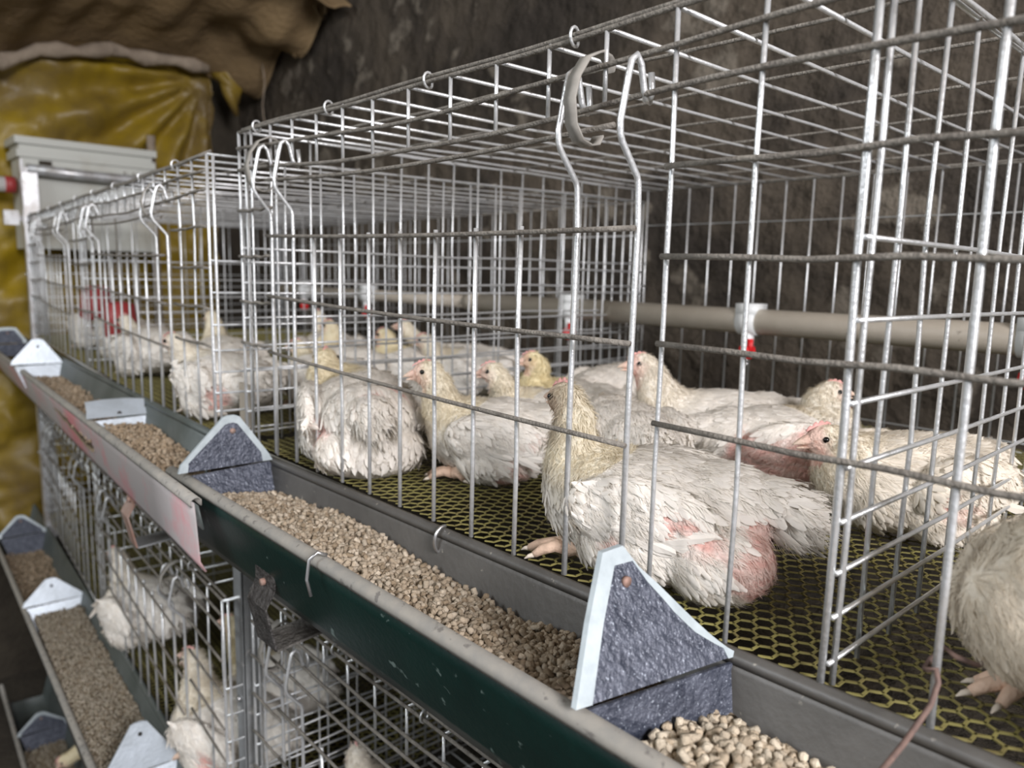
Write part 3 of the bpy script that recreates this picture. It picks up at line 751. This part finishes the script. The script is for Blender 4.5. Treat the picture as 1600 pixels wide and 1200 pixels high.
def chicken(label, loc, heading, head, beak, sc=1.0, res='hi', yellow=.5, patches=(), seed=0, tail=1.0, feet=None, comb=.55,
            stand=0.0, dirt=0, pinkface=.6, neckr=1.0, extra=(), vane=1.0, shade_tint=(1, 1, 1), tail_dir=None, group='white chickens in the cages', bodypitch=0.0, wing=1.0, bare=0):
    """head, beak: offset of the head centre from the root and beak direction, layout units and axes"""
    rs = np.random.RandomState(seed)
    root = empty('chicken', loc, 0, label, 'chicken', group)
    a = math.radians(heading); h = np.array([math.cos(a), math.sin(a), 0]); l = np.array([-h[1], h[0], 0])
    bp = math.radians(bodypitch); h3 = h * math.cos(bp) + UP * math.sin(bp); u3 = np.cross(h3, l) * 1.0
    AX = np.array([h3, l, UP * math.cos(bp) - h * math.sin(bp)]); u3 = AX[2]
    B = lambda x, y, z: (h3 * x + l * y + u3 * z) * sc + UP * stand
    Hc = np.array(head, float); b = unit(beak)
    bs = unit(np.cross(UP, b)); bu = np.cross(b, bs)
    r = lambda *v: [q * sc for q in v]
    mb = MB()
    ell(mb, B(0, 0, .112), AX, r(.20, .150, .105)); ell(mb, B(.09, 0, .118), AX, r(.115, .125, .10))
    ell(mb, B(-.12, 0, .125), AX, r(.115, .11, .085)); ell(mb, B(-.20, 0, .150), AX, r(.06, .06, .045))
    for s_ in (-1, 1):
        ell(mb, B(-.01, s_ * .10, .07), AX, r(.115, .06, .066)); ell(mb, B(-.01, s_ * .135, .135), AX, r(.135, .028, .065))
    # neck
    n0 = B(.135, 0, .135); n1 = B(.165, 0, .21) * .6 + Hc * .4 - b * .0; n2 = Hc - b * .028 * sc - UP * .035 * sc
    n1 = lerp3(n0, n2, .5) + h3 * .022 * sc
    for t in np.linspace(0, 1, 13):
        c = (1 - t) ** 2 * n0 + 2 * t * (1 - t) * n1 + t * t * n2
        rr = (.078 * (1 - t) ** 1.4 + .041 * (1 - (1 - t) ** 1.4)) * sc * (neckr if t > .2 else 1)
        ell(mb, c, np.eye(3), (rr, rr, rr), 14)
    HX = np.array([b, bs, bu])
    ell(mb, Hc, HX, r(.044, .033, .034), 16); ell(mb, Hc + b * .022 * sc - bu * .004 * sc, HX, r(.026, .022, .022), 12)
    for (ex, ey, ez, ra, rb, rc) in extra: ell(mb, B(ex, ey, ez), AX, r(ra, rb, rc), 14)
    if stand > 0:
        for s_ in (-1, 1): ell(mb, B(.02, s_ * .07, .03), AX, r(.07, .05, .07), 12)
    vox = .0065 * sc if res == 'hi' else (.009 * sc if res == 'mid' else .013 * sc)
    V, Nn, F = remeshed(mb, vox, 4)
    nk0, nk2 = n0, n2
    ax_n = n2 - n0; Ln = np.linalg.norm(ax_n); ax_n = ax_n / Ln
    def zones(Pt):
        tn = ((Pt - nk0) @ ax_n) / Ln; dn = np.linalg.norm((Pt - nk0) - (tn * Ln)[:, None] * ax_n, axis=1)
        neck = np.clip((tn - .15) / .35, 0, 1) * (dn < .11 * sc)
        dh = np.linalg.norm(Pt - Hc, axis=1); neck = np.maximum(neck, np.clip((.075 * sc - dh) / (.02 * sc), 0, 1))
        q = (Pt - Hc) @ b; face = np.clip((q - .004 * sc) / (.014 * sc), 0, 1) * (dh < .065 * sc)
        su = (Pt - Hc) @ bu; 
        cheek = np.clip(1 - np.linalg.norm(Pt - (Hc + b * .010 * sc - bu * .014 * sc), axis=1) / (.046 * sc), 0, 1) * (su < .012 * sc)
        return neck, np.maximum(face * .9, np.clip(cheek * 1.6, 0, 1) * .8)
    white = np.array([.91, .87, .80]) * np.array(shade_tint); yel = np.array([.80, .70, .44]); pink = np.array([.80, .47, .40]); cream = np.array([.82, .75, .62])  # white is multiplied to put a bird's shade into its feather colour
    def colour(Pt, skin=False):
        neck, face = zones(Pt)
        c = np.tile(white, (len(Pt), 1))
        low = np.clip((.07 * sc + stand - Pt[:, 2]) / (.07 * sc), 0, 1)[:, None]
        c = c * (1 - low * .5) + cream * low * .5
        nn = (neck * yellow)[:, None]; c = c * (1 - nn) + yel * nn
        nw = (neck * (1 - yellow))[:, None] * .6; c = c * (1 - nw) + cream * nw
        ff = (face * pinkface)[:, None]; c = c * (1 - ff) + pink * ff
        pm = np.zeros(len(Pt))
        for (px, py, pz, pr) in patches:
            cc = B(px, py, pz); dd = np.linalg.norm(Pt - cc, axis=1)
            wob_ = np.array([noise.noise(Vector(p_ * 28 / 1.0)) for p_ in Pt]) * .03 * sc if res == 'hi' else 0
            pm = np.maximum(pm, np.clip((pr * sc - dd + wob_) / (.02 * sc), 0, 1))
        pk = np.array([.76, .43, .37]) if skin else np.array([.80, .55, .48])
        mo = pm * (.78 + .2 * np.sin(Pt[:, 0] * 90 / sc + 5 * np.sin(Pt[:, 2] * 70 / sc)))
        c = c * (1 - mo[:, None]) + pk * mo[:, None]
        if dirt:
            dm = np.clip(1 - np.linalg.norm(Pt - (Hc - UP * .02 * sc + b * .015 * sc + np.array([-.01, -.01, 0])), axis=1) / (.065 * sc) + .25, 0, 1) * dirt
            c = c * (1 - dm[:, None]) + np.array([.27, .17, .10]) * dm[:, None]
        return c, pm, neck, face
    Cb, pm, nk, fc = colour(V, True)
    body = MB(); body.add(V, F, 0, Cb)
    # beak, comb
    pk1 = np.array([.80, .50, .42]); pk2 = np.array([.85, .66, .52])
    bb = Hc + b * .040 * sc - bu * .001 * sc
    def cone(c0, dirn, L_, w0, h0, colr, curve=-.35):
        P = []; R_ = []
        k = 6; n = 10; VV = []
        for i in range(k + 1):
            t = i / k; c = c0 + dirn * L_ * t + bu * curve * L_ * t * t * .5
            w = w0 * (1 - t) ** .75 + .0008 * sc; hh = h0 * (1 - t) ** .8 + .0008 * sc
            for j in range(n):
                th_ = 2 * math.pi * j / n; VV.append(c + bs * w * math.cos(th_) + bu * hh * math.sin(th_))
        FF = [(i * n + j, i * n + (j + 1) % n, (i + 1) * n + (j + 1) % n, (i + 1) * n + j) for i in range(k) for j in range(n)] + [tuple(range(k * n, k * n + n))]
        cc_ = np.array([lerp3(colr, pk2, min(1, (i // n) / k * 1.2)) for i in range(len(VV))])
        body.add(VV, FF, 1, cc_)
    cone(bb + bu * .003 * sc - b * .014 * sc, b, .044 * sc, .019 * sc, .015 * sc, pk1)
    cone(bb - bu * .011 * sc - b * .014 * sc, unit(b - bu * .05), .036 * sc, .015 * sc, .006 * sc, pk1, -.02)
    # comb: low serrated ridge
    VV = []; k = 12
    for i in range(k + 1):
        t = i / k; c = Hc + b * (.040 - .052 * t) * sc + bu * (.012 + .021 * math.sin(math.pi * (.12 + .5 * t))) * sc
        hh = (.004 + .009 * abs(math.sin(t * math.pi * 4)) * math.sin(math.pi * (.1 + .85 * t))) * comb * sc
        w = .0035 * sc
        VV += [c - bs * w, c + bu * hh - bs * w * .3, c + bu * hh + bs * w * .3, c + bs * w]
    FF = [(4 * i + j, 4 * i + j + 1, 4 * i + 4 + j + 1, 4 * i + 4 + j) for i in range(k) for j in range(3)] + [(3, 2, 1, 0), (4 * k, 4 * k + 1, 4 * k + 2, 4 * k + 3)]
    body.add(VV, FF, 1, (.84, .44, .40))
    # legs
    leg_c = np.array([.78, .56, .42])
    if feet is None: feet = [(.13, s_ * .07, 0) for s_ in (-1, 1)]
    for (fx, fy, yaw) in feet:
        an = B(fx - .03, fy, 0); an[2] = .020 * sc; kn_ = B(fx - .10, fy, .05) if stand == 0 else B(0.0, fy, .02)
        if stand: an = B(fx, fy, 0); an[2] = .022 * sc
        body.tube([kn_, lerp3(kn_, an, .5), an], [.022 * sc, .017 * sc, .016 * sc], 9, 1, col=leg_c)
        for (ta, tl_) in ((-.5 + yaw, .8), (0 + yaw, 1.0), (.5 + yaw, .8), (math.pi + yaw, .45)):
            d = h * math.cos(ta) + l * math.sin(ta); L_ = .085 * sc * tl_
            pts = [an + UP * 0, an + d * L_ * .35 + UP * .006 * sc, an + d * L_ * .7 - UP * .002 * sc, an + d * L_ * .92 - UP * .012 * sc]
            body.tube(pts, [.013 * sc, .0125 * sc, .010 * sc, .007 * sc], 8, 1, col=leg_c)
            body.tube([pts[-1], pts[-1] + d * .010 * sc - UP * .003 * sc, pts[-1] + d * .018 * sc - UP * .008 * sc], [.0055 * sc, .004 * sc, .001 * sc], 6, 1, col=(.75, .66, .55))
    body.build('body', [SKIN, BEAK], root)
    # eyes
    for s_ in (-1, 1):
        e = MB(); ce = Hc + b * .010 * sc + bs * s_ * .0305 * sc + bu * .006 * sc
        e.sphere(ce, .0068 * sc, 12); e.build('eye', EYE, root)
    # feather coat
    Va = np.asarray(V); T3 = np.array([f[:3] for f in F]); ar = np.linalg.norm(np.cross(Va[T3[:, 1]] - Va[T3[:, 0]], Va[T3[:, 2]] - Va[T3[:, 0]]), axis=1)
    def sample(n):
        i = rs.choice(len(T3), n, p=ar / ar.sum()); w = rs.dirichlet((1, 1, 1), n)
        P = (Va[T3[i]] * w[:, :, None]).sum(1); N_ = (Nn[T3[i]] * w[:, :, None]).sum(1)
        return P, N_ / (np.linalg.norm(N_, axis=1, keepdims=True) + 1e-9)
    def flow(P, N_, neck):
        f0 = -h3 * 1.0 - UP * .30; f1 = -ax_n
        ctr = B(0, 0, .11); out = P - ctr; out = out - (out @ h3)[:, None] * h3
        f = f0[None] * (1 - neck[:, None]) + f1[None] * neck[:, None]
        f = f - UP[None] * (np.abs(N_ @ l) * .45)[:, None]
        f = f - (f * N_).sum(1)[:, None] * N_
        return f / (np.linalg.norm(f, axis=1, keepdims=True) + 1e-9)
    mul = {'hi': 1.0, 'mid': .55, 'lo': .22}[res]
    coat = MB()
    # contour feathers on the body
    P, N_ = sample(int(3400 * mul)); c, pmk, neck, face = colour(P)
    keep = (neck < .35) & (rs.rand(len(P)) < vane) & (pmk < .2) & (P[:, 2] > stand + .03 * sc)
    if bare: keep &= rs.rand(len(P)) > bare * .5
    P, N_, c, neck = P[keep], N_[keep], c[keep], neck[keep]
    f = flow(P, N_, neck); n = len(P)
    Lf = rs.uniform(.026, .050, n) * sc * (1 if res != 'lo' else 1.3); Wf = rs.uniform(.0055, .0095, n) * sc * (1 if res != 'lo' else 1.6)
    Vf, Ff = vanes(P + N_ * .001, f, N_, Lf, Wf, rs)
    cj = c * rs.uniform(.93, 1.05, (n, 1)); coat.add(Vf, Ff, 0, np.repeat(cj, 16, axis=0))
    # down everywhere, shorter on neck and head
    P, N_ = sample(int(8000 * mul)); c, pmk, neck, face = colour(P)
    keep = (rs.rand(len(P)) > pmk * .75) & (rs.rand(len(P)) > face * .93) & (P[:, 2] > .008 * sc)
    P, N_, c, neck = P[keep], N_[keep], c[keep], neck[keep]; f = flow(P, N_, neck); n = len(P)
    Lf = (rs.uniform(.016, .034, n) * (1 - .35 * neck)) * sc; Wf = np.full(n, .0014 * sc if res == 'hi' else .0026 * sc)
    K = {'hi': 5, 'mid': 4, 'lo': 3}[res]
    Vf, Ff = tufts(P, f, N_, Lf, Wf, rs, K, .26 + .34 * neck[:, None], .35)
    coat.add(Vf, Ff, 0, np.tile(np.repeat(c * rs.uniform(.88, 1.06, (n, 1)), 5, axis=0), (K, 1)))
    coat.build('feather_coat', FEATH, root)
    # wings: rows of longer feathers on each side
    for s_ in (-1, 1):
        if not wing: continue
        nw = {'hi': 60, 'mid': 40, 'lo': 20}[res]; P = []; D = []; Nv = []; Ls = []
        for q in range(nw):
            row = q % 3; t = (q // 3) / (nw / 3)
            p_ = B(.10 - .20 * t, s_ * (.160 - .02 * abs(t - .4)), .178 - .026 * row - .03 * t); P.append(p_)
            d = -h3 * 1.0 - u3 * (.14 - .10 * t) - l * s_ * .10; D.append(unit(d)); Nv.append(unit(l * s_ + u3 * .25)); Ls.append((.062 + .016 * row) * (1 - .25 * t) * wing)
        P = np.array(P) + rs.normal(0, .004 * sc, (nw, 3)); D = np.array(D); Nv = np.array(Nv); Ls = np.array(Ls) * sc * rs.uniform(.8, 1.15, nw)
        Nv = Nv - (Nv * D).sum(1)[:, None] * D; Nv /= np.linalg.norm(Nv, axis=1, keepdims=True)
        K = {'hi': 12, 'mid': 8, 'lo': 4}[res]
        Vf, Ff = vanes(P, D, Nv, Ls, np.full(nw, .0105 * sc), rs, .08, .35)
        wm = MB(); wc = np.repeat(white * rs.uniform(.93, 1.03, (nw, 1)), 16, axis=0); wm.add(Vf, Ff, 0, wc); wm.build('wing', FEATH, root, smooth=False)
    # tail fan
    nt = {'hi': 420, 'mid': 160, 'lo': 50}[res]
    td = unit(-h3 + u3 * .10 if tail_dir is None else tail_dir); ts_ = unit(np.cross(UP, td)); tu = np.cross(td, ts_)
    if tail_dir is None: tail *= .62
    q1 = rs.normal(0, 1, (nt, 3)); q1 /= np.linalg.norm(q1, axis=1, keepdims=True); q1[:, 0] = np.abs(q1[:, 0])
    tc = B(-.205, 0, .150); ext = np.array([.080, .060, .055]) * sc * tail
    off_ = (q1 * ext) @ np.array([td, ts_, tu])
    P = tc + off_ * rs.uniform(.15, 1, (nt, 1)); Nv = (q1 * [.5, 1, 1]) @ np.array([td, ts_, tu]); D = td[None] + .35 * q1 @ np.array([td, ts_, tu]) - UP * .18
    D /= np.linalg.norm(D, axis=1, keepdims=True); Nv = Nv - (Nv * D).sum(1)[:, None] * D; Nv /= np.linalg.norm(Nv, axis=1, keepdims=True) + 1e-9
    core = MB(); ell(core, tc, np.array([td, ts_, tu]), ext * [.7, .7, .7], 14); core.cc = white
    tm = MB(); tm.add(core.V[0], core.F, 0, white)
    Vf, Ff = vanes(P, D, Nv, rs.uniform(.032, .058, nt) * sc * tail, np.full(nt, .0075 * sc * tail), rs, .10, .35)
    tm.add(Vf, Ff, 0, np.repeat(white * rs.uniform(.92, 1.04, (nt, 1)), 16, axis=0))
    K = 5; Vf, Ff = tufts(P + D * .02 * sc, D, Nv, rs.uniform(.03, .055, nt) * sc * tail, np.full(nt, .0016 * sc), rs, K, .25, .35)
    tm.add(Vf, Ff, 0, np.tile(np.repeat(white * rs.uniform(.9, 1.04, (nt, 1)), 5, axis=0), (K, 1)))
    tm.build('tail', FEATH, root)
    return root

def hd(x, y, z, loc): return (x - loc[0], y - loc[1], z - loc[2])
FZ = -.562
CH = []
#        label, loc, heading, head(world), beak dir, options
CH.append(('largest white chicken, behind the front navy divider, with a bare pink rump', (-.865, 1.175, FZ), 201, (-1.03, 1.10, -.250), (-.86, .10, .0),
    dict(res='hi', yellow=.55, seed=1, sc=1.05, extra=((-.14, .085, .062, .10, .085, .075), (.0, .07, .06, .12, .09, .065)), dirt=.8, tail=1.05, comb=.8, neckr=.98, tail_dir=(.58, .60, -.34), pinkface=.5,
         patches=((-.215, .09, .075, .085), (-.12, .15, .12, .035), (-.18, .04, .04, .04), (-.07, .155, .125, .025), (.03, .155, .075, .025)), feet=[(.17, .06, 0), (.13, -.07, 0)])))
CH.append(('ruffled white chicken seen from behind, nearest the left end of the green trough', (-1.93, 1.185, FZ), 152, (-2.17, 1.19, -.292), (-.70, .66, .12),
    dict(res='hi', yellow=.75, seed=2, sc=1.18, feet=[(.0, .05, 0), (-.02, -.05, 0)], extra=((-.16, .0, .06, .09, .13, .07),), patches=((-.12, -.06, .18, .045), (-.14, .10, .10, .05), (-.17, .0, .17, .03)), comb=.6, neckr=1.1, wing=.8, tail=.8, tail_dir=(.75, -.1, -.5), bare=.3)))
CH.append(('white chicken looking left right of the ruffled one, a pink foot stretched forward', (-1.525, 1.37, FZ), 215, (-1.655, 1.215, -.275), (-.62, -.62, -.10),
    dict(res='hi', yellow=.55, seed=3, sc=1.0, patches=((-.10, .13, .10, .05), (-.05, .12, .04, .05)), feet=[(.14, .09, -.3), (.1, -.06, 0)])))
CH.append(('pale headed chicken looking left, half hidden behind the chicken with the stretched foot', (-1.60, 1.66, FZ), 200, (-1.735, 1.52, -.305), (-.75, -.5, -.10),
    dict(res='mid', yellow=.5, seed=4, sc=.95)))
CH.append(('small chicken with the brightest yellow crown, at the back of the nearest cage', (-1.78, 1.90, FZ), 205, (-1.87, 1.82, -.300), (-.62, -.70, -.08),
    dict(res='mid', yellow=1.0, seed=5, sc=.92)))
CH.append(('upright chicken with its beak open and head held high near the back wall', (-1.215, 1.98, FZ), 235, (-1.375, 1.79, -.262), (-.70, -.66, -.05),
    dict(res='hi', yellow=.15, seed=6, sc=1.05, pinkface=.85, neckr=1.15, patches=((-.02, .15, .16, .035), (-.12, .12, .12, .05)))))
CH.append(('white chicken lying behind the largest one, its head hidden', (-1.30, 1.62, FZ), 150, (-1.50, 1.78, -.42), (-.8, .5, -.3),
    dict(res='mid', yellow=.2, seed=7, sc=1.0, patches=())))
CH.append(('chicken crouching in the far back corner with only its grey white back showing', (-1.86, 2.25, FZ), 100, (-1.9, 2.45, -.45), (0, .9, -.4),
    dict(res='mid', yellow=.1, seed=8, sc=1.0)))
CH.append(('chicken with a bare pinkish brown flank facing right toward the back wall', (-1.00, 1.92, FZ), 50, (-.925, 2.06, -.310), (.66, .74, .0),
    dict(res='hi', yellow=.3, seed=9, sc=1.0, pinkface=.6, neckr=1.25, vane=.5, patches=((.02, -.14, .09, .10), (-.10, -.12, .08, .10), (-.02, -.1, .03, .1)), wing=0)))
CH.append(('white chicken facing left behind the wire partition at the right, dark eye clear', (-.61, 1.79, FZ), 246, (-.735, 1.625, -.350), (-.68, -.73, -.10),
    dict(res='hi', yellow=.25, seed=10, sc=1.04, tail=.8, feet=[(.0, .05, 0), (.0, -.05, 0)], shade_tint=(.97, .94, .88), pinkface=.7, neckr=1.25, patches=((.06, .13, .10, .045), (.0, .145, .095, .035), (-.14, .11, .11, .03)), comb=.8)))  # beige factor: the shade on this bird's body is painted into its white
CH.append(('fluffy chicken standing on pink feet at the right edge of the view', (-.135, 1.17, FZ), 232, (-.07, 1.03, -.12), (-.5, -.8, 0),
    dict(res='hi', yellow=.1, seed=11, sc=1.0, vane=.12, wing=0, shade_tint=(.86, .82, .74), stand=.045, feet=[(.05, .06, .25), (.05, -.07, -.15)])))  # beige-grey factor: shading of this bird put into its feather colour
FF_ = -.562
for (lb, loc, hg, hw, bk, kw) in [
    ('chicken with a pink beak pointing left, at the front bars of the far upper cage', (-2.80, 1.13, FF_), 185, (-3.02, 1.01, -.295), (-.8, -.5, -.1), dict(sc=1.1, yellow=.3, patches=((-.14, .12, .08, .06),))),
    ('chicken behind the near end partition of the far upper cage, lying side-on', (-2.72, 1.50, FF_), 190, (-2.93, 1.48, -.33), (-.8, -.4, 0), dict(yellow=.7, patches=((-.1, .13, .08, .07),))),
    ('yellow necked chicken in the far upper cage, behind the ruffled one to the left', (-3.05, 1.75, FF_), 200, (-3.16, 1.76, -.27), (-.8, -.3, 0), dict(yellow=.8)),
    ('yellow chicken with a bowed head in the far upper cage, by its partition', (-2.85, 2.00, FF_), 200, (-2.97, 1.93, -.30), (-.8, -.3, -.3), dict(yellow=.9)),
    ('chicken with a raised head at the back of the far upper cage', (-2.80, 2.30, FF_), 215, (-2.98, 2.05, -.265), (-.8, -.5, 0), dict(yellow=.5)),
    ('pale chicken with a lowered head, rightmost in the far upper cage', (-2.62, 2.15, FF_), 190, (-2.72, 1.98, -.31), (-.8, -.4, -.1), dict(yellow=.5)),
    ('chicken lying behind the pink beaked one in the middle of the far upper cage', (-3.45, 1.38, FF_), 170, (-3.70, 1.42, -.25), (-.9, 0, 0), dict(yellow=.6, sc=1.1)),
    ('chicken in the far upper cage beneath the dull red drinkers', (-4.05, 1.25, FF_), 185, (-4.3, 1.2, -.30), (-.9, -.3, 0), dict(yellow=.3, sc=1.1)),
    ('chicken beyond the dull red drinkers in the far upper cage', (-4.7, 1.35, FF_), 170, (-4.9, 1.35, -.30), (-.9, 0, 0), dict(yellow=.3, sc=1.1)),
    ('chicken at the very far end of the upper cages', (-5.5, 1.40, FF_), 190, (-5.7, 1.35, -.30), (-.9, 0, 0), dict(yellow=.3, sc=1.2)),
    ('pale chicken in the back of the far upper cage near the corner of the partition', (-3.5, 1.95, FF_), 160, (-3.72, 2.0, -.26), (-.9, 0, 0), dict(yellow=.4, sc=1.1)),
    ]:
    CH.append((lb, loc, hg, hw, bk, dict(res='lo', seed=len(CH) + 20, **kw)))
FL = -2.0
for (lb, loc, hg, hw, bk, kw) in [
    ('white chicken facing left in the far lower cage, beside the grey post', (-2.84, 1.12, FL), 200, (-3.02, 1.03, -1.60), (-.88, -.35, -.05), dict(sc=1.3, yellow=.35, res='mid', patches=((-.05, .14, .1, .05),))),
    ('chicken with a brownish yellow head, deeper in the far lower cage by the post', (-3.05, 1.42, FL), 200, (-3.19, 1.26, -1.585), (-.8, -.5, -.05), dict(sc=1.2, yellow=.9, res='mid', dirt=.5)),
    ('white chicken beneath the rusty bent strip in the far lower cage', (-4.15, 1.20, FL), 190, (-4.42, 1.12, -1.60), (-.9, -.3, -.2), dict(sc=1.4, yellow=.1, pinkface=1.0)),
    ]:
    CH.append((lb, loc, hg, hw, bk, dict(dict(res='lo', seed=len(CH) + 20), **kw)))
FN = -2.03
for (lb, loc, hg, hw, bk, kw) in [
    ('white chicken lying on the wire grid floor of the lower cage, below the metal strip', (-2.02, 1.30, FN), 160, (-2.18, 1.30, -1.72), (-.8, .3, -.1), dict(sc=1.15, yellow=.1, res='mid')),
    ('chicken with a bare pink neck under the green trough, low in the lower cage', (-1.42, 1.33, FN), 200, (-1.52, 1.22, -1.72), (-.5, -.8, -.3), dict(sc=1.1, yellow=.3, pinkface=1.0, res='mid', patches=((.12, 0, .2, .06),))),
    ]:
    CH.append((lb, loc, hg, hw, bk, dict(dict(res='lo', seed=len(CH) + 20), **kw)))
q = farpt(-3.15, -.02)
CH.append(('chicken reaching its pale yellow head through the bars into the lowest far trough', (q[0], q[1] + .30, -3.47), 262, (q[0] - .05, q[1] - .12, -3.43), (-.1, -.6, -.7), dict(res='lo', yellow=.9, sc=1.1, seed=90)))
for (lb, loc, hg, hw, bk, kw) in CH:
    chicken(lb, loc, hg, hd(*hw, loc), bk, **kw)
